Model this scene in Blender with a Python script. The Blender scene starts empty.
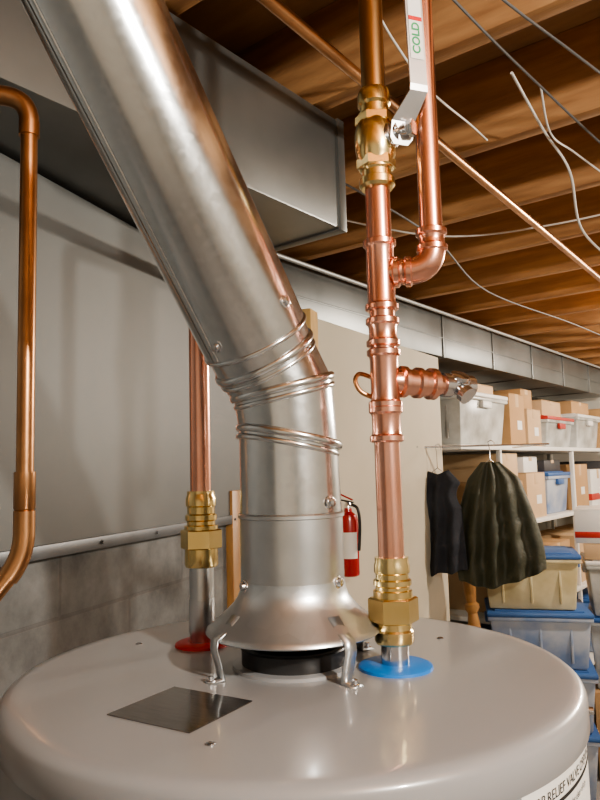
import bpy, bmesh, math, random
from mathutils import Vector, Matrix, noise
random.seed(4)
sc=bpy.context.scene
col=sc.collection
R=math.radians

# ------------------------------------------------------------------ materials
def mat(name, base, rough=.5, metal=0., var=None, vscale=5., rvar=0., bump=0., bscale=40., coat=0., kind='noise', emit=None, alpha=None, trans=0., stretch=None, detail=4, lo=.35, hi=.65):
    m=bpy.data.materials.new(name); m.use_nodes=True
    nt=m.node_tree; N=nt.nodes; L=nt.links
    b=N['Principled BSDF']
    b.inputs['Base Color'].default_value=(*base,1)
    b.inputs['Roughness'].default_value=rough
    b.inputs['Metallic'].default_value=metal
    b.inputs['Coat Weight'].default_value=coat
    b.inputs['Coat Roughness'].default_value=.08
    b.inputs['Transmission Weight'].default_value=trans
    tc=N.new('ShaderNodeTexCoord'); mp=N.new('ShaderNodeMapping')
    L.new(tc.outputs['Object'],mp.inputs['Vector'])
    if stretch: mp.inputs['Scale'].default_value=stretch
    if kind=='voronoi':
        t=N.new('ShaderNodeTexVoronoi'); t.inputs['Scale'].default_value=vscale
        L.new(mp.outputs[0],t.inputs['Vector'])
        bw=N.new('ShaderNodeSeparateColor'); L.new(t.outputs['Color'],bw.inputs[0]); out=bw.outputs[0]
    else:
        t=N.new('ShaderNodeTexNoise'); t.inputs['Scale'].default_value=vscale; t.inputs['Detail'].default_value=detail
        L.new(mp.outputs[0],t.inputs['Vector']); out=t.outputs['Fac']
    if var:
        cr=N.new('ShaderNodeValToRGB')
        cr.color_ramp.elements[0].color=(*base,1); cr.color_ramp.elements[1].color=(*var,1)
        cr.color_ramp.elements[0].position=lo; cr.color_ramp.elements[1].position=hi
        L.new(out,cr.inputs[0]); L.new(cr.outputs[0],b.inputs['Base Color'])
    if rvar:
        mr=N.new('ShaderNodeMapRange'); mr.inputs[3].default_value=max(0.02,rough-rvar); mr.inputs[4].default_value=rough+rvar
        L.new(out,mr.inputs[0]); L.new(mr.outputs[0],b.inputs['Roughness'])
    if bump:
        n2=N.new('ShaderNodeTexNoise'); n2.inputs['Scale'].default_value=bscale; n2.inputs['Detail'].default_value=3
        L.new(mp.outputs[0],n2.inputs['Vector'])
        bp=N.new('ShaderNodeBump'); bp.inputs['Strength'].default_value=bump; bp.inputs['Distance'].default_value=.01
        L.new(n2.outputs['Fac'],bp.inputs['Height']); L.new(bp.outputs[0],b.inputs['Normal'])
    if emit:
        b.inputs['Emission Color'].default_value=(*emit[:3],1); b.inputs['Emission Strength'].default_value=emit[3]
    return m

M_galv=mat('galvanized_steel',(.68,.71,.73),.20,1,var=(.73,.76,.78),vscale=170,rvar=.018,kind='voronoi',lo=.0,hi=1.)
M_galv_sm=mat('galvanized_sleeve',(.58,.61,.63),.32,1,var=(.64,.67,.69),vscale=35,rvar=.03)
M_hood=mat('galvanized_hood',(.56,.60,.63),.34,.92,var=(.62,.66,.69),vscale=60,rvar=.02,kind='voronoi',lo=0.,hi=1.)
M_duct=mat('duct_sheet_metal',(.15,.158,.155),.40,.75,var=(.24,.25,.245),vscale=2.5,rvar=.08,bump=.02,bscale=5,detail=6)
M_copper=mat('new_copper',(.90,.53,.42),.24,1,var=(.80,.42,.31),vscale=14,rvar=.05)
M_copperold=mat('aged_copper',(.56,.31,.16),.32,1,var=(.28,.14,.07),vscale=9,rvar=.08,bump=.02,bscale=60,lo=.4,hi=.75)
M_bronze=mat('brown_copper',(.46,.29,.14),.32,1,var=(.34,.20,.09),vscale=9,rvar=.06)
M_brass=mat('brass',(.86,.71,.38),.22,1,var=(.76,.59,.27),vscale=20,rvar=.05)
M_chrome=mat('zinc_plate',(.74,.75,.76),.18,1,var=(.64,.64,.66),vscale=30)
M_lever=mat('lever_steel',(.68,.69,.70),.34,.9,var=(.60,.61,.62),vscale=30)
M_enamel=mat('grey_enamel',(.285,.290,.300),.30,0,var=(.30,.305,.315),vscale=4,coat=.35,bump=.006,bscale=12)
M_foil=mat('brushed_foil',(.32,.30,.29),.14,1,var=(.22,.205,.195),vscale=8,stretch=(4,90,4),rvar=.05)
M_black=mat('black_metal',(.035,.035,.037),.4,.6,var=(.07,.07,.07),vscale=20)
M_dark=mat('dark_hole',(.01,.01,.01),.8)
M_red=mat('red_plastic',(.62,.03,.025),.4,var=(.5,.02,.02))
M_blue=mat('blue_plastic',(.02,.20,.62),.4,var=(.015,.16,.55))
M_label=mat('label_paper',(.78,.78,.75),.5,var=(.72,.72,.69),vscale=3)
M_ink=mat('label_ink',(.02,.02,.02),.6)
M_green=mat('green_ink',(.02,.30,.10),.6)
M_wood=mat('joist_wood',(.58,.32,.145),.65,var=(.36,.18,.08),vscale=3,stretch=(1.2,9,9),bump=.1,bscale=20)
M_ply=mat('subfloor_wood',(.46,.27,.13),.7,var=(.33,.18,.085),vscale=3,stretch=(1,6,1),bump=.05)
M_stud=mat('stud_wood',(.66,.45,.20),.65,var=(.54,.34,.13),vscale=3,stretch=(9,9,1),bump=.08)
M_panel=mat('grey_sheet_metal_panel',(.095,.10,.10),.52,.35,var=(.175,.18,.175),vscale=1.6,bump=.04,bscale=14,rvar=.08,detail=9,lo=.3,hi=.72)
M_strip=mat('grey_trim_strip',(.17,.18,.19),.42,.5,var=(.11,.12,.13),vscale=8)
M_cream=mat('cream_wall',(.52,.48,.39),.75,var=(.46,.42,.33),vscale=2,bump=.03,bscale=30)
M_back=mat('painted_basement_wall',(.55,.53,.48),.8,var=(.48,.46,.41),vscale=2)
M_floor=mat('concrete_floor',(.33,.32,.30),.75,var=(.25,.24,.23),vscale=2,bump=.06)
M_card=mat('cardboard',(.46,.29,.15),.8,var=(.40,.25,.12),vscale=4)
M_cardl=mat('cardboard_light',(.58,.42,.26),.8,var=(.50,.35,.21),vscale=4)
M_shelf=mat('white_shelf_laminate',(.74,.74,.71),.5,var=(.68,.68,.65))
M_tclear=mat('clear_plastic_tote',(.55,.57,.56),.3,var=(.26,.26,.24),vscale=6)
M_tyel=mat('translucent_tote_yellow',(.66,.60,.40),.35,var=(.46,.39,.22),vscale=7)
M_tblue=mat('translucent_tote_blue',(.17,.25,.42),.35,var=(.40,.44,.50),vscale=7)
M_lblue=mat('blue_lid',(.05,.14,.36),.4,var=(.04,.11,.30))
M_lwhite=mat('white_lid',(.72,.72,.70),.4,var=(.66,.66,.64))
M_lred=mat('red_lid',(.50,.05,.04),.4,var=(.42,.04,.03))
M_dkgrey=mat('dark_plastic',(.04,.04,.045),.45,var=(.06,.06,.065))
M_cloth=mat('navy_black_cloth',(.014,.016,.023),.85,var=(.028,.032,.042),vscale=8,bump=.3,bscale=60)
M_olive=mat('dark_olive_cloth',(.034,.037,.022),.6,var=(.050,.053,.032),vscale=8,bump=.3,bscale=60)
M_cable_w=mat('white_cable',(.75,.73,.68),.5)
M_cable_g=mat('grey_cable',(.14,.14,.14),.5)
M_cond=mat('grey_conduit',(.40,.40,.39),.45,.5)
M_ext=mat('extinguisher_red',(.38,.018,.018),.25,coat=.5)
M_bulb=mat('bulb_glass',(1,.9,.75),.3,emit=(1,.9,.76,20))
M_porc=mat('porcelain',(.8,.8,.78),.3)
M_turn=mat('turned_wood',(.40,.22,.08),.4,var=(.28,.14,.05),vscale=6,stretch=(5,5,1))

def block_mat():
    m=mat('cinder_block',(.3,.3,.3),.85)
    nt=m.node_tree; N=nt.nodes; L=nt.links; b=N['Principled BSDF']
    tc=N.new('ShaderNodeTexCoord'); s=N.new('ShaderNodeSeparateXYZ'); c=N.new('ShaderNodeCombineXYZ')
    L.new(tc.outputs['Object'],s.inputs[0]); L.new(s.outputs['X'],c.inputs['X']); L.new(s.outputs['Z'],c.inputs['Y'])
    br=N.new('ShaderNodeTexBrick'); L.new(c.outputs[0],br.inputs['Vector'])
    br.inputs['Color1'].default_value=(.14,.144,.142,1); br.inputs['Color2'].default_value=(.148,.15,.147,1); br.inputs['Mortar'].default_value=(.125,.125,.122,1)
    br.inputs['Scale'].default_value=1; br.inputs['Brick Width'].default_value=.4; br.inputs['Row Height'].default_value=.2
    br.inputs['Mortar Size'].default_value=.004; br.inputs['Mortar Smooth'].default_value=.3
    n=N.new('ShaderNodeTexNoise'); n.inputs['Scale'].default_value=10; n.inputs['Detail'].default_value=10; n.inputs['Roughness'].default_value=.65
    L.new(tc.outputs['Object'],n.inputs['Vector'])
    rp=N.new('ShaderNodeValToRGB'); rp.color_ramp.elements[0].position=.3; rp.color_ramp.elements[1].position=.7
    rp.color_ramp.elements[0].color=(.25,.25,.25,1); rp.color_ramp.elements[1].color=(.75,.75,.75,1)
    L.new(n.outputs['Fac'],rp.inputs[0])
    mx=N.new('ShaderNodeMix'); mx.data_type='RGBA'; mx.blend_type='OVERLAY'; mx.inputs[0].default_value=.9
    L.new(br.outputs['Color'],mx.inputs[6]); L.new(rp.outputs['Color'],mx.inputs[7])
    L.new(mx.outputs[2],b.inputs['Base Color'])
    bp=N.new('ShaderNodeBump'); bp.inputs['Strength'].default_value=.2; bp.inputs['Distance'].default_value=.01; bp.invert=True
    b2=N.new('ShaderNodeBump'); b2.inputs['Strength'].default_value=.25; b2.inputs['Distance'].default_value=.004
    L.new(n.outputs['Fac'],b2.inputs['Height']); L.new(b2.outputs[0],bp.inputs['Normal'])
    L.new(br.outputs['Fac'],bp.inputs['Height']); L.new(bp.outputs[0],b.inputs['Normal'])
    return m
M_block=block_mat()

# ------------------------------------------------------------------ mesh helpers
def obj_from_bm(name,bm,m,smooth=True,ang=35):
    me=bpy.data.meshes.new(name); bmesh.ops.recalc_face_normals(bm,faces=bm.faces[:]); bm.to_mesh(me); bm.free()
    if smooth:
        me.shade_smooth(); me.set_sharp_from_angle(angle=R(ang))
    me.materials.append(m)
    o=bpy.data.objects.new(name,me); col.objects.link(o); return o

def frame(d):
    d=Vector(d).normalized()
    a=Vector((0,0,1)) if abs(d.z)<.9 else Vector((0,1,0))
    x=a.cross(d).normalized(); y=d.cross(x).normalized()
    return x,y,d

def rev(name,a,d,profile,m,seg=40,cap=True,ang=35):
    a=Vector(a); x,y,d=frame(d); bm=bmesh.new(); rings=[]
    for t,r in profile:
        ring=[bm.verts.new(a+d*t+(x*math.cos(k*2*math.pi/seg)+y*math.sin(k*2*math.pi/seg))*max(r,1e-5)) for k in range(seg)]
        rings.append(ring)
    for i in range(len(rings)-1):
        for k in range(seg):
            bm.faces.new((rings[i][k],rings[i][(k+1)%seg],rings[i+1][(k+1)%seg],rings[i+1][k]))
    if cap:
        bm.faces.new(rings[0][::-1]); bm.faces.new(rings[-1])
    return obj_from_bm(name,bm,m,ang=ang)

def tube(name,pts,r,m,seg=20,cap=True,smooth_n=0):
    pts=[Vector(p) for p in pts]
    if smooth_n:
        out=[]
        n=len(pts)
        for i in range(n-1):
            p0=pts[max(i-1,0)];p1=pts[i];p2=pts[i+1];p3=pts[min(i+2,n-1)]
            for k in range(smooth_n):
                t=k/smooth_n
                out.append(.5*((2*p1)+(-p0+p2)*t+(2*p0-5*p1+4*p2-p3)*t*t+(-p0+3*p1-3*p2+p3)*t**3))
        out.append(pts[-1]); pts=out
    bm=bmesh.new(); rings=[]; n=len(pts)
    t0=(pts[1]-pts[0]).normalized(); x,y,_=frame(t0)
    for i,p in enumerate(pts):
        if i==0: t=(pts[1]-pts[0]).normalized()
        elif i==n-1: t=(pts[-1]-pts[-2]).normalized()
        else: t=((pts[i+1]-p).normalized()+(p-pts[i-1]).normalized()).normalized()
        x=(x-t*x.dot(t)).normalized(); y=t.cross(x)
        rings.append([bm.verts.new(p+(x*math.cos(k*2*math.pi/seg)+y*math.sin(k*2*math.pi/seg))*r) for k in range(seg)])
    for i in range(n-1):
        for k in range(seg):
            bm.faces.new((rings[i][k],rings[i][(k+1)%seg],rings[i+1][(k+1)%seg],rings[i+1][k]))
    if cap: bm.faces.new(rings[0][::-1]); bm.faces.new(rings[-1])
    return obj_from_bm(name,bm,m,ang=50)

def arc(p0,corner,p1,rad,n=8):
    c=Vector(corner); a=(Vector(p0)-c).normalized(); b=(Vector(p1)-c).normalized()
    s=c+a*rad; e=c+b*rad; out=[]
    for i in range(n+1):
        t=i/n; out.append((1-t)**2*s+2*t*(1-t)*(c)+t*t*e)
    return out

def box(name,size,loc,m,rz=0,bev=.003,rot=None,taper=1.0):
    bm=bmesh.new(); bmesh.ops.create_cube(bm,size=1)
    for v in bm.verts:
        k=taper if v.co.z<0 else 1
        v.co=Vector((v.co.x*size[0]*k,v.co.y*size[1]*k,v.co.z*size[2]))
    if bev: bmesh.ops.bevel(bm,geom=bm.edges[:],offset=bev,segments=2,affect='EDGES',profile=.5)
    o=obj_from_bm(name,bm,m,smooth=bool(bev),ang=40)
    o.location=loc
    o.rotation_euler=rot if rot else (0,0,rz)
    return o

def group(name,parts,loc=(0,0,0)):
    e=bpy.data.objects.new(name,None); col.objects.link(e); e.location=loc; e.empty_display_size=.05
    inv=Matrix.Translation(Vector(loc)).inverted()
    for p in parts:
        p.parent=e; p.matrix_parent_inverse=inv
    return e

def hexrev(name,a,d,h,r,m):
    return rev(name,a,d,[(0,r*.9),(.0015,r),(h-.0015,r),(h,r*.9)],m,seg=6,ang=20)

def screw(name,p,n,m=None,r=.0042):
    n=Vector(n).normalized(); p=Vector(p)
    return rev(name,p-n*.001,n,[(0,r*1.5),(.0012,r*1.5),(.0018,r*1.2),(.0018,r),(.005,r*.95),(.0056,r*.6)],m or M_chrome,seg=12,ang=30)

def press(name,a,d,Ln,r,m,seg=36):
    pr=[(0,r+.0002),(0,r+.0022),(.0015,r+.0042),(.006,r+.0042),(.008,r+.002),(.011,r+.0014),(Ln-.011,r+.0014),(Ln-.008,r+.002),(Ln-.006,r+.0042),(Ln-.0015,r+.0042),(Ln,r+.0022),(Ln,r+.0002)]
    return rev(name,a,d,pr,m,seg=seg)

AX=R(38)
W=Vector((math.cos(AX),-math.sin(AX),0)); U=Vector((math.sin(AX),math.cos(AX),0))
def LP(p,q,z): return W*p+U*q+Vector((0,0,z))
def lbox(name,p0,p1,q0,q1,z0,z1,m,bev=0.,taper=1.):
    return box(name,(abs(p1-p0),abs(q1-q0),abs(z1-z0)),LP((p0+p1)/2,(q0+q1)/2,(z0+z1)/2),m,rz=-AX,bev=bev,taper=taper)

# ------------------------------------------------------------------ room shell
lbox('floor',-1.7,3.3,-2.7,5.7,-.1,0,M_floor)
lbox('ceiling',-1.7,3.3,-2.7,5.7,2.5,2.52,M_ply)
lbox('wall_far',-1.7,3.3,5.6,5.7,0,2.5,M_back)
lbox('wall_near',-1.7,3.3,-2.7,-2.6,0,2.5,M_back)
lbox('wall_right',3.2,3.3,-2.6,5.6,0,2.5,M_back)
lbox('wall_storage',-1.7,-1.6,-2.6,5.6,0,2.5,M_back)
js=[]
q=-2.3;i=0
while q<5.5:
    js.append(lbox('joist_%d'%i,-1.59,3.19,q-.019,q+.019,2.3,2.499,M_wood,bev=.002)); q+=.41;i+=1
group('ceiling_joists',js)

def wallseg(name,a,b,z0,z1,th,m,bev=0):
    a=Vector((a[0],a[1],0)); b=Vector((b[0],b[1],0)); d=(b-a); Ln=d.length; d.normalize()
    n=Vector((-d.y,d.x,0)); c=(a+b)/2+n*th/2
    return box(name,(Ln,th,z1-z0),(c.x,c.y,(z0+z1)/2),m,rz=math.atan2(d.y,d.x),bev=bev)
def LW(D,off=0):
    x=-.832+.364*D
    return (x+.94*off, D-.718-.342*off)
wl=[wallseg('block_course',LW(-1.35),LW(2.2),0,1.43,.15,M_block),
    wallseg('upper_panel',LW(-1.35,.012),LW(2.2,.012),1.43,2.04,.16,M_panel),
    wallseg('panel_flange',LW(-1.35,.018),LW(2.2,.018),1.418,1.440,.03,M_strip,bev=.002)]
wn=Vector((.94,-.342,0))
for k in range(9):
    D=.75+k*.17
    x,y=LW(D,.018); wl.append(screw('flange_rivet_%d'%k,(x,y,1.429),wn,M_strip,r=.003))
group('wall_left',wl)
wallseg('wall_cream',(-.03,1.482),(.66,2.572),0,2.06,.1,M_cream)
box('wall_stud',(.045,.07,2.04),(.03,1.43,1.02),M_stud,rz=R(-20),bev=.002)
box('wood_board',(.05,.02,1.50),(-.175,1.06,.75),M_turn,rz=R(70),bev=.002)

# ducts
ds=[lbox('duct_body',-1.27,-.364,-2.5,.644,2.05,2.29,M_duct,bev=.004)]
for k,qq in enumerate((.63,-.35,-1.4)):
    ds.append(lbox('drive_cleat_%d'%k,-1.275,-.360,qq-.014,qq+.010,2.046,2.292,M_duct,bev=.002))
group('supply_duct',ds,LP(-.8,-.9,2.17))
ds=[lbox('trunk_body',-1.5,-1.065,.9,5.4,2.07,2.285,M_duct,bev=.004)]
for k,qq in enumerate((1.9,2.5,3.1,3.7,4.3,4.9)):
    ds.append(lbox('trunk_cleat_%d'%k,-1.505,-1.058,qq-.012,qq+.012,2.066,2.288,M_duct,bev=.003))
ds.append(lbox('trunk_seam',-1.062,-1.060,.9,5.4,2.16,2.166,M_duct,bev=.0008))
group('trunk_duct',ds,LP(-1.28,3.1,2.17))

# ------------------------------------------------------------------ water heater
H=1.355
FX=-.012
parts=[]
RR=.2710
C0=Vector((FX-.002,0,0))
body=rev('tank_jacket',C0,(0,0,1),[(0,.255),(.03,.255),(.03,RR-.0035),(H-.034,RR-.0035),(H-.028,RR-.005)],M_enamel,seg=128)
lid=rev('top_pan',C0,(0,0,1),[(H-.030,RR-.002),(H-.032,RR-.0002),(H-.031,RR+.0006),(H-.009,RR),(H-.0050,RR-.0015),(H-.0015,RR-.0055),(H-.0002,RR-.012),(H,RR-.02),(H,.001)],M_enamel,seg=128,cap=False,ang=60)
parts+=[body,lid]
for k,(x,y) in enumerate(((-.19,.10),(.15,.09),(-.07,-.2))):
    parts.append(rev('top_plug_%d'%k,(x,y,H-.001),(0,0,1),[(0,.004),(.0016,.004),(.0024,.0026)],M_chrome,seg=16))
for k,an in enumerate((-20,60,140,200,250)):
    n=Vector((math.cos(R(an)),math.sin(R(an)),0))
    parts.append(screw('pan_screw_%d'%k,C0+n*RR+Vector((0,0,H-.02)),n,r=.0034))
parts.append(box('foil_plate',(.086,.080,.0008),(-.104,-.122,H+.0006),M_foil,rz=R(-31.5),bev=0))
def cyl_patch(name,a0,a1,z0,z1,r,m,n=24):
    bm=bmesh.new(); pr=None
    for i in range(n+1):
        a=a0+(a1-a0)*i/n; x=math.sin(a)*r; y=-math.cos(a)*r
        c=(bm.verts.new((x,y,z0)),bm.verts.new((x,y,z1)))
        if pr: bm.faces.new((pr[0],c[0],c[1],pr[1]))
        pr=c
    return obj_from_bm(name,bm,m)
def cyl_text(name,txt,size,a0,z,r,m):
    cu=bpy.data.curves.new(name+'_c','FONT'); cu.body=txt; cu.size=size
    o=bpy.data.objects.new(name+'_c',cu); col.objects.link(o)
    bpy.context.view_layer.update()
    me=bpy.data.meshes.new_from_object(o.evaluated_get(bpy.context.evaluated_depsgraph_get()))
    bpy.data.objects.remove(o)
    for v in me.vertices:
        a=a0+v.co.x/r; v.co=Vector((math.sin(a)*r,-math.cos(a)*r,z+v.co.y))
    me.materials.clear(); me.materials.append(m); me.name=name
    t=bpy.data.objects.new(name,me); col.objects.link(t); return t
RL=RR-.003
lab=[cyl_patch('relief_label',R(36),R(84),1.16,H-.034,RL,M_label),
     cyl_text('relief_text','T&P RELIEF VALVE OPENING',.0105,R(38),H-.047,RL+.0004,M_ink),
     cyl_text('relief_text_b','WARNING: keep outlet clear of any',.007,R(38),H-.062,RL+.0004,M_ink),
     cyl_patch('relief_bar',R(38),R(80),H-.053,H-.050,RL+.0003,M_ink)]
for o in lab: o.location.x=C0.x
parts+=lab
parts.append(rev('flue_collar',(FX,0,H-.001),(0,0,1),[(0,.056),(.003,.056),(.004,.0525),(.018,.0525),(.0195,.0535),(.021,.0525),(.021,.047),(.004,.046)],M_black,seg=64,cap=False))
parts.append(rev('flue_dark',(FX,0,H+.001),(0,0,1),[(0,.046),(.004,.046)],M_dark,seg=48))
parts.append(rev('collar_band',(FX,0,H-.001),(0,0,1),[(0,.062),(.004,.061),(.005,.056)],M_enamel,seg=64))
group('water_heater',parts,(FX,0,0))

# ------------------------------------------------------------------ draft hood + vent
vp=[]
bell=[(1.3905,.0835),(1.3890,.0855),(1.3905,.0875),(1.3935,.0865),(1.3955,.0835),(1.402,.076),(1.408,.069),(1.416,.0605),(1.423,.0555),(1.430,.0530),(1.439,.0522)]
hood=rev('hood_bell',(FX,0,0),(0,0,1),bell+[(1.439,.0500),(1.422,.0525),(1.407,.067),(1.394,.081),(1.3905,.0835)],M_hood,seg=96,cap=False,ang=60)
vp.append(hood)
for k,an in enumerate((215,305,35,125)):
    n=Vector((math.cos(R(an)),math.sin(R(an)),0)); t=Vector((-n.y,n.x,0))
    bm=bmesh.new()
    prof=[(.066,1.4115),(.078,1.3995),(.0895,1.393),(.0905,1.384),(.086,1.369),(.083,H+.0015),(.098,H+.0008)]
    w=.0065
    rr=[]
    for (rd,z) in prof:
        p=Vector((FX,0,z))+n*rd
        rr.append((bm.verts.new(p-t*w),bm.verts.new(p+t*w)))
    for i in range(len(rr)-1): bm.faces.new((rr[i][0],rr[i][1],rr[i+1][1],rr[i+1][0]))
    o=obj_from_bm('hood_leg_%d'%k,bm,M_hood,ang=40)
    s=o.modifiers.new('s','SOLIDIFY'); s.thickness=.0015
    vp.append(o)
    vp.append(screw('leg_screw_%d'%k,Vector((FX,0,H+.002))+n*.094,(0,0,1),r=.003))
r0=.0515
vp.append(rev('lower_sleeve',(FX,0,0),(0,0,1),[(1.425,r0+.0005),(1.4995,r0+.0005),(1.5005,r0+.0022),(1.5035,r0+.0022),(1.505,r0+.0008)],M_galv_sm,seg=72,cap=False))
def ring(c,n,r,seg=72,ref=Vector((0,-1,0))):
    n=Vector(n).normalized(); x=ref.cross(n).normalized()
    y=n.cross(x)
    return [Vector(c)+(x*math.cos(k*2*math.pi/seg)+y*math.sin(k*2*math.pi/seg))*r for k in range(seg)]
def loft(name,rs,m,ang=40):
    bm=bmesh.new(); vs=[[bm.verts.new(p) for p in r] for r in rs]; s=len(rs[0])
    for i in range(len(vs)-1):
        for k in range(s): bm.faces.new((vs[i][k],vs[i][(k+1)%s],vs[i+1][(k+1)%s],vs[i+1][k]))
    return obj_from_bm(name,bm,m,ang=ang)
def bead(name,c,n,r,rm,m):
    n=Vector(n).normalized(); x=Vector((0,-1,0)).cross(n).normalized(); y=n.cross(x)
    bm=bmesh.new(); S=72;T=10; vs=[]
    for k in range(S):
        d=x*math.cos(k*2*math.pi/S)+y*math.sin(k*2*math.pi/S)
        vs.append([bm.verts.new(Vector(c)+d*(r+rm*math.cos(j*2*math.pi/T))+n*rm*1.5*math.sin(j*2*math.pi/T)) for j in range(T)])
    for k in range(S):
        for j in range(T): bm.faces.new((vs[k][j],vs[(k+1)%S][j],vs[(k+1)%S][(j+1)%T],vs[k][(j+1)%T]))
    return obj_from_bm(name,bm,m,ang=80)
dv=Vector((-.375,-.449,.8125)).normalized()
c0=Vector((FX,0,1.500)); c1=Vector((FX-.001,0,1.577)); n1=(.20,.03,.98)
c2=Vector((-.017,-.002,1.628)); n2=Vector((-.22,-.12,.97))
c3=Vector((-.034,-.010,1.660)); n3=Vector((-.42,-.38,.82))
vp.append(loft('elbow_base',[ring(c0,(0,0,1),r0),ring(c1,n1,r0)],M_galv))
vp.append(loft('elbow_gore_1',[ring(c1,n1,r0),ring(c2,n2,r0+.0005)],M_galv))
vp.append(loft('elbow_gore_2',[ring(c2,n2,r0+.0005),ring(c3,n3,r0+.001)],M_galv))
for k,(c,n) in enumerate(((c1,n1),(c2,n2),(c3,n3))):
    n=Vector(n).normalized()
    vp.append(bead('elbow_bead_%d'%k,c+n*.004,n,r0+.0015,.0027,M_galv))
    vp.append(bead('elbow_bead_low_%d'%k,c-n*.005,n,r0+.0005,.0019,M_galv))
c4=c3+dv*.035; cend=c3+dv*(2.24-1.66)/dv.z
vp.append(loft('elbow_collar',[ring(c3,n3,r0+.001),ring(c4,dv,r0+.001),ring(c4,dv,r0+.003)],M_galv))
vp.append(loft('vent_pipe_upper',[ring(c3+dv*.026,dv,r0+.001),ring(c3+dv*.026,dv,r0+.003),ring(c3+dv*.25,dv,r0+.003),ring(cend,dv,r0+.003)],M_galv))
vp.append(bead('vent_end_bead',c3+dv*.026,dv,r0+.003,.0016,M_galv))
cam_dir=(Vector((0,-.718,1.547))-(c3+dv*.15)); side=dv.cross(cam_dir).normalized(); fr=side.cross(dv).normalized()
sd=(side*.80+fr*.60) if side.x<0 else (-side*.80+fr*.60)
sd.normalize()
sx=dv.cross(sd).normalized()
bm=bmesh.new(); prs=[]
for t in (.03,.35,.70):
    c=c3+dv*t
    prs.append([bm.verts.new(c+sd*(r0+.0028)+sx*a+sd*b) for a,b in ((-.005,0),(-.004,.0016),(.003,.0016),(.004,0))])
for i in range(2):
    for k in range(3): bm.faces.new((prs[i][k],prs[i][k+1],prs[i+1][k+1],prs[i+1][k]))
vp.append(obj_from_bm('lock_seam',bm,M_galv,ang=60))
def fscrew(nm,z,an):
    n=Vector((math.cos(R(an)),math.sin(R(an)),0)); vp.append(screw(nm,Vector((FX,0,z))+n*(r0+.001),n))
fscrew('vent_screw_a',1.515,-42); fscrew('vent_screw_b',1.438,-32); fscrew('vent_screw_c',1.436,-152)
for nm,a_,t in (('vent_screw_d',42,.045),('vent_screw_e',-48,.055)):
    n=(fr*math.cos(R(a_))+(side if side.x<0 else -side)*math.sin(R(a_))).normalized()
    vp.append(screw(nm,c3+dv*t+n*(r0+.003),n))
group('vent_pipe',vp,(FX,0,H+.002))

# ------------------------------------------------------------------ cold side riser
CX,CY=.0855,-.020
cp=[]
Z=(0,0,1)
r=.0128
cp.append(rev('blue_ring',(CX,CY,H),Z,[(0,.036),(.0025,.0355),(.004,.032),(.0045,.018)],M_blue,seg=48))
cp.append(rev('steel_nipple',(CX,CY,H+.001),Z,[(0,.0135),(.03,.0135)],M_chrome,seg=32))
cp.append(rev('union_bottom',(CX,CY,1.378),Z,[(0,.014),(0,.0175),(.003,.019),(.012,.019),(.014,.0175),(.026,.0175)],M_brass))
cp.append(hexrev('union_nut',(CX,CY,1.398),Z,.024,.0245,M_brass))
cp.append(rev('union_top',(CX,CY,1.422),Z,[(0,.019),(.006,.019),(.007,.0165),(.010,.0165),(.0115,.0185),(.016,.0185),(.0175,.0160),(.022,.0160),(.0235,.0175),(.030,.0175),(.033,.0165),(.038,.0165),(.038,.0128)],M_brass))
cp.append(tube('riser_lower',[(CX,CY,1.45),(CX,CY,1.86)],r,M_copper,seg=36))
cp.append(press('coupling_low',(CX,CY,1.572),Z,.036,r,M_copper))
cp.append(press('tee_low',(CX,CY,1.606),Z,.060,r,M_copper))
cp.append(press('coupling_mid',(CX,CY,1.668),Z,.030,r,M_copper))
cp.append(press('tee_high',(CX,CY,1.705),Z,.074,r,M_copper))
cp.append(rev('valve_body',(CX,CY,1.833),Z,[(0,.0128),(0,.016),(.003,.0185),(.010,.0185),(.012,.0155),(.018,.0155),(.020,.0175),(.028,.0175),(.034,.020),(.046,.0215),(.058,.0215),(.068,.0195),(.072,.0175),(.080,.0175),(.081,.0150),(.088,.0150),(.091,.0172),(.101,.0172),(.106,.0155),(.106,.0128)],M_brass))
cp.append(hexrev('valve_hex_low',(CX,CY,1.854),Z,.012,.0205,M_brass))
cp.append(hexrev('valve_hex_high',(CX,CY,1.901),Z,.011,.0205,M_brass))
sdv=Vector((.80,-.60,0)).normalized()
s0=Vector((CX,CY,1.886))+sdv*.014
cp.append(rev('valve_stem',s0,sdv,[(0,.013),(.008,.013),(.009,.011),(.015,.011),(.016,.006),(.030,.006)],M_chrome,seg=24))
sp=s0+sdv*.022
cp.append(hexrev('lever_nut',sp+sdv*.002,sdv,.007,.0090,M_chrome))
# flat stamped lever: foot on the stem, one kink, then straight up
nrm=Vector((.34,-.94,0)).normalized(); tt=Vector((.94,.34,0)).normalized()
lv=[(Vector((-.006,.004,-.014)),.008),(Vector((-.005,.003,-.008)),.0125),(Vector((-.003,.001,.009)),.0125),(Vector((.012,-.012,.034)),.0098),(Vector((.012,-.013,.040)),.0095),(Vector((.008,-.013,.23)),.0098),(Vector((.008,-.013,.238)),.006)]
bm=bmesh.new(); rr=[]
for p,w in lv:
    p=sp+p; rr.append((bm.verts.new(p-tt*w),bm.verts.new(p+tt*w)))
for i in range(len(rr)-1): bm.faces.new((rr[i][0],rr[i][1],rr[i+1][1],rr[i+1][0]))
o=obj_from_bm('valve_lever',bm,M_lever,smooth=False); s=o.modifiers.new('s','SOLIDIFY'); s.thickness=.0024; s.offset=0
cp.append(o)
def rect_on(name,c,u,v,hu,hv,m):
    bm=bmesh.new(); vs=[bm.verts.new(c+u*a*hu+v*b*hv) for a,b in((-1,-1),(1,-1),(1,1),(-1,1))]; bm.faces.new(vs); return obj_from_bm(name,bm,m,smooth=False)
lc=sp+Vector((.0100,-.013,.132)); vz=Vector((-.004,0,.19)).normalized()
cp.append(rect_on('lever_label',lc+nrm*.0018,tt,vz,.0074,.066,M_label))
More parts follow.
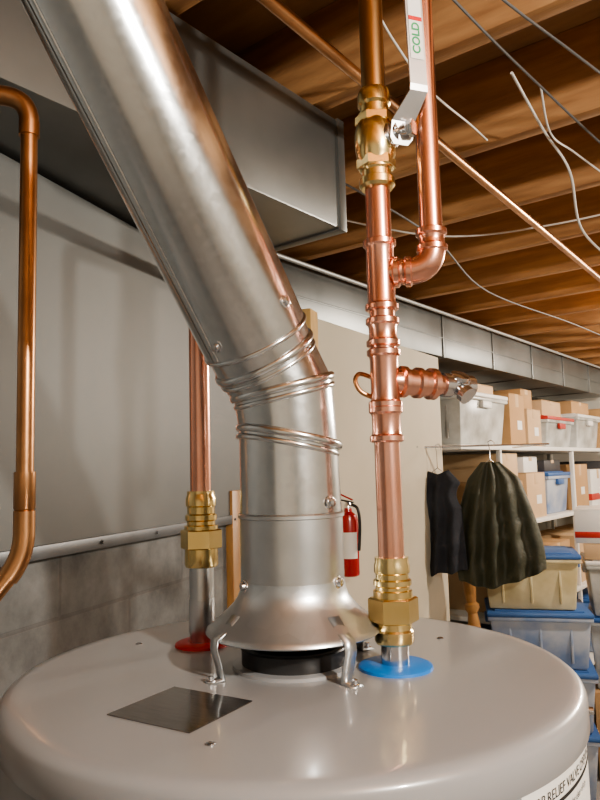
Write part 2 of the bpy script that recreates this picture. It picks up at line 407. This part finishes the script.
def text_on(name,txt,size,c,u,v,m):
    cu=bpy.data.curves.new(name+'_c','FONT'); cu.body=txt; cu.size=size; cu.align_x='CENTER'; cu.align_y='CENTER'; cu.offset=.0003
    o=bpy.data.objects.new(name+'_c',cu); col.objects.link(o); bpy.context.view_layer.update()
    me=bpy.data.meshes.new_from_object(o.evaluated_get(bpy.context.evaluated_depsgraph_get())); bpy.data.objects.remove(o)
    for q_ in me.vertices: q_.co=c+u*q_.co.x+v*q_.co.y
    me.materials.clear(); me.materials.append(m); t=bpy.data.objects.new(name,me); col.objects.link(t); return t
cp.append(text_on('lever_text','COLD',.012,lc+nrm*.0023-vz*.044,vz,-tt,M_green))
cp.append(rect_on('lever_label_band',lc+nrm*.0021-vz*.023,tt,vz,.0074,.0022,M_red))
cp.append(tube('riser_upper',[(CX,CY,1.93),(CX,CY,2.46)],.0125,M_bronze,seg=32))
b0=Vector((CX,CY,1.634)); bd=Vector((.092,.038,-.004)).normalized()
cp.append(rev('low_branch',b0,bd,[(0,.012),(.014,.012),(.016,.0128),(.018,.0162),(.023,.0162),(.025,.0135),(.034,.0135),(.036,.0160),(.041,.0160),(.043,.0135),(.050,.0135),(.052,.0165),(.058,.0165),(.060,.012),(.070,.010)],M_copper,seg=32))
e0=b0+bd*.066
cp.append(rev('drain_valve_body',e0,bd,[(0,.008),(.002,.0125),(.012,.0125),(.014,.010),(.028,.010),(.030,.012),(.038,.012),(.040,.007)],M_chrome,seg=20))
cp.append(rev('drain_valve_spout',e0+bd*.018,(.45,-.5,-.55),[(0,.007),(.012,.007),(.013,.0095),(.020,.0095),(.020,.006)],M_chrome,seg=20))
cp.append(rev('drain_valve_knob',e0+bd*.020,(.2,-.5,.8),[(0,.004),(.008,.004),(.009,.010),(.013,.010),(.014,.004)],M_chrome,seg=10))
cp.append(tube('pipe_clip',[(CX-.012,CY+.016,1.640),(CX-.024,CY+.012,1.643),(CX-.029,CY+.006,1.635),(CX-.024,CY+.004,1.624),(CX-.012,CY+.006,1.618)],.0024,M_copperold,seg=12,smooth_n=6))
RX,RY=.137,-.030
zt=1.744
b1=Vector((CX,CY,zt)); corner=Vector((RX,RY,zt))
cp.append(tube('high_branch',[b1]+[p for p in arc(b1,corner,corner+Vector((0,0,1)),.02)]+[(RX,RY,2.46)],.0115,M_copper,seg=32))
bdir=(corner-b1).normalized()
cp.append(press('tee_branch_end',b1+bdir*.012,bdir,.020,.0115,M_copper))
cp.append(tube('elbow_body',[p for p in arc(b1,corner,corner+Vector((0,0,1)),.024)],.0138,M_copper,seg=32))
cp.append(press('elbow_end',(RX,RY,zt+.018),Z,.024,.0115,M_copper))
group('cold_water_riser',cp,(CX,CY,H+.001))

# ------------------------------------------------------------------ hot side
HX,HY=-.1165,.090
hp=[]
hp.append(rev('red_ring',(HX,HY,H),Z,[(0,.0305),(.0025,.030),(.004,.027),(.0045,.018)],M_red,seg=48))
hp.append(rev('steel_nipple',(HX,HY,H+.001),Z,[(0,.0138),(.012,.0138),(.013,.0145),(.05,.0145),(.05,.0138),(.092,.0138)],M_galv_sm,seg=32))
hp.append(rev('union_bottom',(HX,HY,1.441),Z,[(0,.014),(0,.0175),(.003,.019),(.022,.0185)],M_brass))
hp.append(hexrev('union_nut',(HX,HY,1.461),Z,.022,.0235,M_brass))
hp.append(rev('union_top',(HX,HY,1.482),Z,[(0,.019),(.005,.019),(.006,.016),(.010,.016),(.0115,.018),(.017,.018),(.0185,.0155),(.026,.0155),(.0275,.0172),(.036,.0172),(.040,.0155),(.044,.0155),(.044,.0118)],M_brass))
cn=Vector((HX,HY,1.98)); en=Vector((HX,1.17,1.98))
hp.append(tube('riser',[(HX,HY,1.515)]+arc((HX,HY,1.5),cn,en,.03)+[en],.0118,M_copper,seg=32))
group('hot_water_riser',hp,(HX,HY,H+.001))

LX,LY=-.323,.102
lp=[]
top=Vector((LX,LY,2.012)); tl=Vector((-.53,.06,2.012))
bot=Vector((LX,LY,1.455)); bl=Vector((-.50,.03,1.21))
lp.append(tube('pipe',[tl]+arc(tl,top,bot,.028)+arc(top,bot,bl,.02)+[bl],.0100,M_copperold,seg=28))
lp.append(tube('top_elbow',arc(tl,top,bot,.034),.0118,M_copperold,seg=28))
lp.append(rev('top_elbow_cup',(LX,LY,1.962),Z,[(0,.0102),(0,.0122),(.018,.0122)],M_copperold,seg=28))
lp.append(rev('coupling',(LX,LY,1.478),Z,[(0,.0102),(0,.0122),(.030,.0122),(.031,.0110),(.033,.0122),(.075,.0122),(.075,.0102)],M_copperold,seg=28))
lp.append(tube('low_elbow',arc(top,bot,bl,.028),.0122,M_copperold,seg=28))
group('wall_copper_pipe',lp,(LX,LY,1.5))

group('ceiling_copper_pipe',[tube('line',[LP(-.13,-1.5,2.25),LP(-.27,2.4,2.25),LP(-.33,5.3,2.25)],.0108,M_copperold,seg=16)],LP(-.2,0,2.25))
group('ceiling_conduit',[tube('line',[LP(-1.035,.75,2.275),LP(-1.035,5.3,2.275)],.008,M_cond,seg=12)],LP(-1,2,2.2))
# cables
def cable(name,pts,m,r=.0022): group(name,[tube('cable',pts,r,m,seg=8,smooth_n=8)],pts[0])
cable('white_cable',[(.42,.55,2.29),(.55,.75,2.27),(.62,.80,2.20),(.70,.95,2.12),(.82,1.05,2.06),(.95,1.1,1.96),(1.15,1.2,1.9)],M_cable_w,.003)
cable('white_cable',[(.14,.36,2.296),(.182,.437,2.285),(.255,.515,2.24),(.386,.739,2.285),(.45,.84,2.297)],M_cable_w)
cable('white_cable',[(.50,.62,2.297),(.56,.74,2.26),(.66,.86,2.27),(.78,.90,2.20),(.95,1.0,2.12),(1.15,1.15,2.05)],M_cable_w,.0022)
cable('white_cable',[LP(.05,1.9,2.29),LP(.0,2.3,2.22),LP(.02,2.9,2.20),LP(.05,3.5,2.28)],M_cable_w,.003)
cable('white_cable',[LP(-.75,1.0,2.295),LP(-.5,1.35,2.25),LP(-.2,1.55,2.27),LP(.2,1.6,2.29)],M_cable_w,.003)
cable('grey_cable',[LP(0.0,.3,2.285),LP(.02,.7,2.28),LP(.12,1.2,2.20),LP(.2,1.9,2.29)],M_cable_g,.0024)
cable('grey_cable',[LP(.3,.5,2.29),LP(.28,1.0,2.22),LP(.32,1.6,2.14),LP(.4,2.5,2.29)],M_cable_g)
cable('grey_cable',[LP(-.55,.75,2.297),LP(-.50,1.3,2.24),LP(-.62,2.0,2.22),LP(-.6,3.0,2.24),LP(-.65,4.2,2.29)],M_cable_g,.003)
cable('grey_cable',[LP(.0,.1,2.297),LP(.12,.5,2.22),LP(.22,.95,2.24),LP(.5,1.5,2.29)],M_cable_g,.0022)

# ------------------------------------------------------------------ fire extinguisher
ex=Vector((.152,1.665,1.19))
fx=[rev('cylinder',ex,Z,[(0,.03),(.004,.036),(.01,.038),(.215,.038),(.235,.033),(.248,.016),(.262,.014)],M_ext,seg=32),
    rev('valve',ex+Vector((0,0,.26)),Z,[(0,.014),(.014,.014),(.02,.010),(.028,.010)],M_chrome,seg=16),
    box('handle',(.085,.016,.006),ex+Vector((-.018,-.01,.292)),M_black,rot=(0,R(12),R(-20)),bev=.002),
    box('lever',(.080,.014,.006),ex+Vector((-.016,-.01,.310)),M_ext,rot=(0,R(25),R(-20)),bev=.002),
    tube('hose',[ex+Vector((.012,-.015,.275)),ex+Vector((.035,-.03,.26)),ex+Vector((.042,-.03,.20)),ex+Vector((.036,-.028,.10))],.006,M_black,seg=10,smooth_n=6),
    cyl_patch('ext_label',R(-50),R(50),.07,.17,.0385,M_label),
    box('wall_bracket',(.05,.10,.04),ex+Vector((-.03,.06,.13)),M_black,rz=R(-32),bev=.002)]
fx[5].location=ex
ge=group('fire_extinguisher',fx,ex); ge.scale=(.86,.86,.86)

# ------------------------------------------------------------------ shelving along the storage wall
sh=[]
for k,(z,q0,q1) in enumerate(((1.635,2.46,5.4),(1.225,2.9,5.4),(.75,2.9,5.4),(.25,2.9,5.4))):
    sh.append(lbox('shelf_%d'%k,-1.58,-.98,q0,q1,z-.012,z+.012,M_shelf,bev=.003))
for k,qq in enumerate((2.95,4.15,5.35)):
    for j,pp in enumerate((-1.55,-1.0)):
        sh.append(lbox('post_%d_%d'%(k,j),pp-.012,pp+.012,qq-.012,qq+.012,0,1.63,M_shelf,bev=.002))
group('storage_shelving',sh,LP(-1.28,4,0))

def tote(loc,size,m,ml,rz=-AX,name='storage_tote'):
    w,d,h=size; x,y,z=loc
    rot=Matrix.Rotation(rz,4,'Z')
    P=[box('bin',(w,d,h-.03),(x,y,z+(h-.03)/2+.0005),m,rz=rz,bev=.012,taper=.9)]
    P.append(box('rim',(w+.018,d+.018,.02),(x,y,z+h-.038),m,rz=rz,bev=.005))
    P.append(box('lid',(w+.024,d+.024,.022),(x,y,z+h-.018),ml,rz=rz,bev=.007))
    P.append(box('lid_top',(w-.05,d-.05,.008),(x,y,z+h-.0045),ml,rz=rz,bev=.003))
    for s in (-1,1):
        c=Vector((s*(w/2+.008),0,h-.065)); c=rot@c
        P.append(box('handle_%d'%(s+1),(.02,.11,.035),(x+c.x,y+c.y,z+c.z),ml,rz=rz,bev=.005))
        for t in (-.3,0,.3):
            c=rot@Vector((t*w,s*(d/2-.010),h*.42))
            P.append(box('rib_%d_%d'%(s+1,int(t*10)),(.012,.012,h*.6),(x+c.x,y+c.y,z+c.z),m,rz=rz,bev=.003))
    return group(name,P,loc)
def carton(loc,size,m=None,rz=-AX,stripe=None,name='cardboard_box'):
    m=m or M_card; w,d,h=size; x,y,z=loc
    P=[box('carton',(w,d,h-.004),(x,y,z+(h-.004)/2),m,rz=rz,bev=.003)]
    rot=Matrix.Rotation(rz,4,'Z')
    for s in (-1,1):
        c=rot@Vector((0,s*d/4,0))
        P.append(box('flap_%d'%(s+1),(w,d/2-.002,.003),(x+c.x,y+c.y,z+h-.002),m,rz=rz,bev=.0008))
    P.append(box('tape',(w+.002,.05,h*.25),(x,y,z+h-h*.125-.002),M_cardl,rz=rz,bev=.0005))
    if h>.2:
        for s in (-1,1):
            c=rot@Vector((s*(w/2+.0008),d*.12,0)); P.append(box('shipping_label_%d'%(s+1),(.001,min(.08,d*.3),min(.05,h*.3)),(x+c.x,y+c.y,z+h*.4),M_label,rz=rz,bev=0))
    if stripe: P.append(box('printed_band',(w+.002,d+.002,h*.18),(x,y,z+h*.25),stripe,rz=rz,bev=.0005))
    return group(name,P,loc)
def SL(q,z,p=-1.20): v=LP(p,q,z); return (v.x,v.y,v.z)
z1=1.647
tote(SL(2.80,z1),(.40,.56,.27),M_tclear,M_lwhite)
carton(SL(3.24,z1),(.40,.22,.29),M_card)
carton(SL(3.53,z1),(.38,.22,.22),M_cardl)
tote(SL(4.00,z1),(.38,.50,.20),M_tclear,M_lred)
tote(SL(4.62,z1),(.38,.52,.24),M_tclear,M_lwhite)
carton(SL(5.12,z1),(.38,.34,.30),M_card)
carton(SL(2.86,z1+.271),(.30,.36,.05),M_cardl)
carton(SL(3.53,z1+.221),(.30,.18,.12),M_card)
carton(SL(4.00,z1+.201),(.28,.36,.10),M_cardl)
carton(SL(4.62,z1+.241),(.28,.40,.09),M_card)
z2=1.237
carton(SL(3.14,z2),(.38,.30,.22),M_card)
carton(SL(3.14,z2+.221),(.34,.28,.15),M_cardl)
carton(SL(3.50,z2),(.38,.30,.26),M_cardl)
carton(SL(3.48,z2+.261),(.34,.22,.09),M_lwhite)
tote(SL(3.93,z2),(.36,.40,.26),M_tblue,M_lblue)
carton(SL(4.38,z2),(.36,.34,.30),M_card)
carton(SL(4.80,z2),(.36,.36,.26),M_lwhite,stripe=M_lred)
carton(SL(5.15,z2),(.34,.24,.32),M_dkgrey)
carton(SL(3.92,z2+.261),(.30,.30,.07),M_dkgrey)
z3=.762
for i_,(qq,w_) in enumerate(((3.25,.45),(3.85,.5),(4.5,.5),(5.05,.4))):
    carton(SL(qq,z3),(.36,w_-.05,.30),M_card if i_%2 else M_cardl)
z4=.262
for qq in (3.35,4.05,4.75): tote(SL(qq,z4),(.38,.58,.36),M_tblue,M_lblue)
a=R(-14)
sx_,sy_=1.14,2.87
tote((sx_,sy_,0),(.48,.38,.30),M_tblue,M_lblue,rz=a)
tote((sx_+.01,sy_,.30),(.48,.38,.28),M_tblue,M_lblue,rz=a-.03)
tote((sx_+.01,sy_,.58),(.46,.38,.27),M_tblue,M_lblue,rz=a+.02)
tote((sx_-.01,sy_+.01,.85),(.44,.36,.27),M_tyel,M_lblue,rz=a-.02)
bx,by=1.69,2.98
carton((bx,by,0),(.44,.42,.42),M_card,rz=R(-20))
tote((bx,by,.42),(.42,.40,.36),M_tclear,M_lblue,rz=R(-24))
tote((bx-.02,by,.78),(.40,.38,.28),M_tclear,M_lwhite,rz=R(-18))
carton((bx-.02,by,1.06),(.40,.38,.08),M_cardl,rz=R(-22))
carton((bx-.06,by,1.14),(.38,.36,.17),M_lwhite,rz=R(-25),stripe=M_lred)

pf=[(0,.012),(.03,.018),(.35,.026),(.36,.034),(.38,.034),(.39,.022),(.52,.032),(.62,.026),(.64,.036),(.66,.036),(.68,.020),(.78,.032),(.86,.022),(.88,.034),(.90,.034),(.91,.022),(.96,.028),(1.0,.028),(1.04,.028),(1.055,.018)]
group('turned_table_leg',[rev('leg',(.84,2.62,.004),(-.07,.02,1),pf,M_turn,seg=28)],(.84,2.62,0))

# ------------------------------------------------------------------ hanging garments
def garment(name,cx,cy,ztop,h,wf,th,m,rz,seed=0,parts=None,folds=9,amp=.02,hem=None):
    nx,nz=70,52; bm=bmesh.new()
    rot=Matrix.Rotation(rz,3,'Z')
    sheets=[]
    for s in (-1,1):
        g=[]
        for j in range(nz+1):
            t=j/nz; l,r_,dz=wf(t)
            row=[]
            for i_ in range(nx+1):
                u=i_/nx; x=l+(r_-l)*u
                e=math.sin(math.pi*u)**.5 if 0<u<1 else 0
                n=noise.noise(Vector((x*9+seed,t*3,s*3)))
                n2=noise.noise(Vector((x*26+seed+t*5,t*7,s*5)))
                y=s*th*e*(.35+.65*min(1,t*3+.2))+amp*e*(math.sin(u*folds*6.28+seed+t*1.6)*.9+n*1.2+n2*.8)*(.25+.9*t)
                sag=(hem(u) if hem else 0)*t**3 - dz*(1-2*abs(u-.5)) + .02*noise.noise(Vector((u*5+seed,0,0)))*t**3
                v=rot@Vector((x,y,0))
                row.append(bm.verts.new((cx+v.x,cy+v.y,ztop-h*t+sag)))
            g.append(row)
        for j in range(nz):
            for i_ in range(nx): bm.faces.new((g[j][i_],g[j][i_+1],g[j+1][i_+1],g[j+1][i_]))
        sheets.append(g)
    for i_ in range(nx):
        for jj in (0,nz):
            bm.faces.new((sheets[0][jj][i_],sheets[0][jj][i_+1],sheets[1][jj][i_+1],sheets[1][jj][i_]))
    for j in range(nz):
        for ii in (0,nx):
            bm.faces.new((sheets[0][j][ii],sheets[0][j+1][ii],sheets[1][j+1][ii],sheets[1][j][ii]))
    bmesh.ops.remove_doubles(bm,verts=bm.verts[:],dist=.0008)
    o=obj_from_bm('cloth',bm,m,ang=80)
    return group(name,[o]+(parts or []),(cx,cy,ztop))
def hanger(cx,cy,zt,w,zh,rz):
    rot=Matrix.Rotation(rz,3,'Z')
    f=lambda x,z:Vector((cx,cy,0))+rot@Vector((x,0,0))+Vector((0,0,z))
    return tube('wire_hanger',[f(.018,zh-.012),f(.022,zh+.004),f(.008,zh+.016),f(-.006,zh+.008),f(0,zh-.02),f(0,zt+.01),f(w,zt-.05),f(w*.95,zt-.07),f(-w*.95,zt-.07),f(-w,zt-.05),f(0,zt+.01)],.002,M_chrome,seg=6)
def wf_vest(t):
    if t<.12: k=t/.12; return (-.05-.05*k,.05+.05*k,.02*(1-k))
    if t<.35: k=(t-.12)/.23; return (-.10+.02*math.sin(k*math.pi),.10-.02*math.sin(k*math.pi),0)
    k=(t-.35)/.65; return (-.10-.02*k,.10+.015*k,0)
def wf_bag(t):
    if t<.14: k=t/.14; return (-.04-.06*k,.04+.08*k,.0)
    k=(t-.14)/.86
    return (-.10-.07*math.sin(k*2.2),.12+.09*math.sin(k*1.7),.0)
garment('hanging_vest',.60,2.40,1.53,.47,wf_vest,.035,M_cloth,R(-25),1,[hanger(.60,2.40,1.53,.08,1.63,R(-25))],folds=3,hem=lambda u:.04*u)
garment('hanging_coat',.83,2.38,1.56,.52,wf_bag,.05,M_olive,R(-15),5,[hanger(.83,2.38,1.56,.08,1.64,R(-15))],folds=4,amp=.024,hem=lambda u:-.03+.09*u*u+.10*max(0,.35-u))
group('hanging_rail',[tube('rail',[(.50,2.395,1.633),(1.10,2.395,1.633)],.004,M_chrome,seg=12),
    tube('rail_arm',[(.52,2.40,1.633),(.50,2.32,1.633)],.004,M_chrome,seg=12),
    tube('rail_arm_b',[(1.09,2.40,1.633),(1.09,2.90,1.633)],.004,M_chrome,seg=12)],(.8,2.395,1.633))

# ------------------------------------------------------------------ lights
def bulb(name,loc,power,color,rad=.035):
    x,y,z=loc
    P=[rev('holder',(x,y,z+.05),Z,[(0,.02),(.005,.03),(.04,.055),(.05,.055)],M_porc,seg=24),
       rev('bulb',(x,y,z-.03),Z,[(0,.004),(.004,.016),(.015,.027),(.03,.03),(.05,.024),(.07,.014),(.085,.013)],M_bulb,seg=24)]
    l=bpy.data.lights.new(name+'_lamp','POINT'); l.energy=power; l.color=color; l.shadow_soft_size=rad
    lo=bpy.data.objects.new('lamp_light',l); lo.location=(x,y,z-.075); col.objects.link(lo)
    P.append(lo)
    group(name,P,(x,y,z))
bulb('ceiling_bulb',(.85,-1.2,2.2),110,(1,.93,.83))
v=LP(.6,3.0,2.2); bulb('ceiling_bulb',(v.x,v.y,v.z),115,(1,.90,.77))
v=LP(.3,4.7,2.2); bulb('ceiling_bulb',(v.x,v.y,v.z),60,(1,.90,.78))
wd=bpy.data.worlds.new('World'); sc.world=wd; wd.use_nodes=True
wd.node_tree.nodes['Background'].inputs[0].default_value=(.5,.5,.5,1); wd.node_tree.nodes['Background'].inputs[1].default_value=.1
sc.view_settings.view_transform='AgX'
sc.view_settings.look='AgX - Medium High Contrast'
sc.view_settings.exposure=0.2

# ------------------------------------------------------------------ camera
cam=bpy.data.cameras.new('camera'); co=bpy.data.objects.new('camera',cam); col.objects.link(co)
cam.sensor_fit='VERTICAL'; cam.sensor_height=24; cam.lens=21; cam.clip_start=.01
co.matrix_world=Matrix.Translation((0,-.718,1.547))@Matrix.Rotation(R(95.7),4,'X')@Matrix.Rotation(R(-1.5),4,'Z')
sc.camera=co
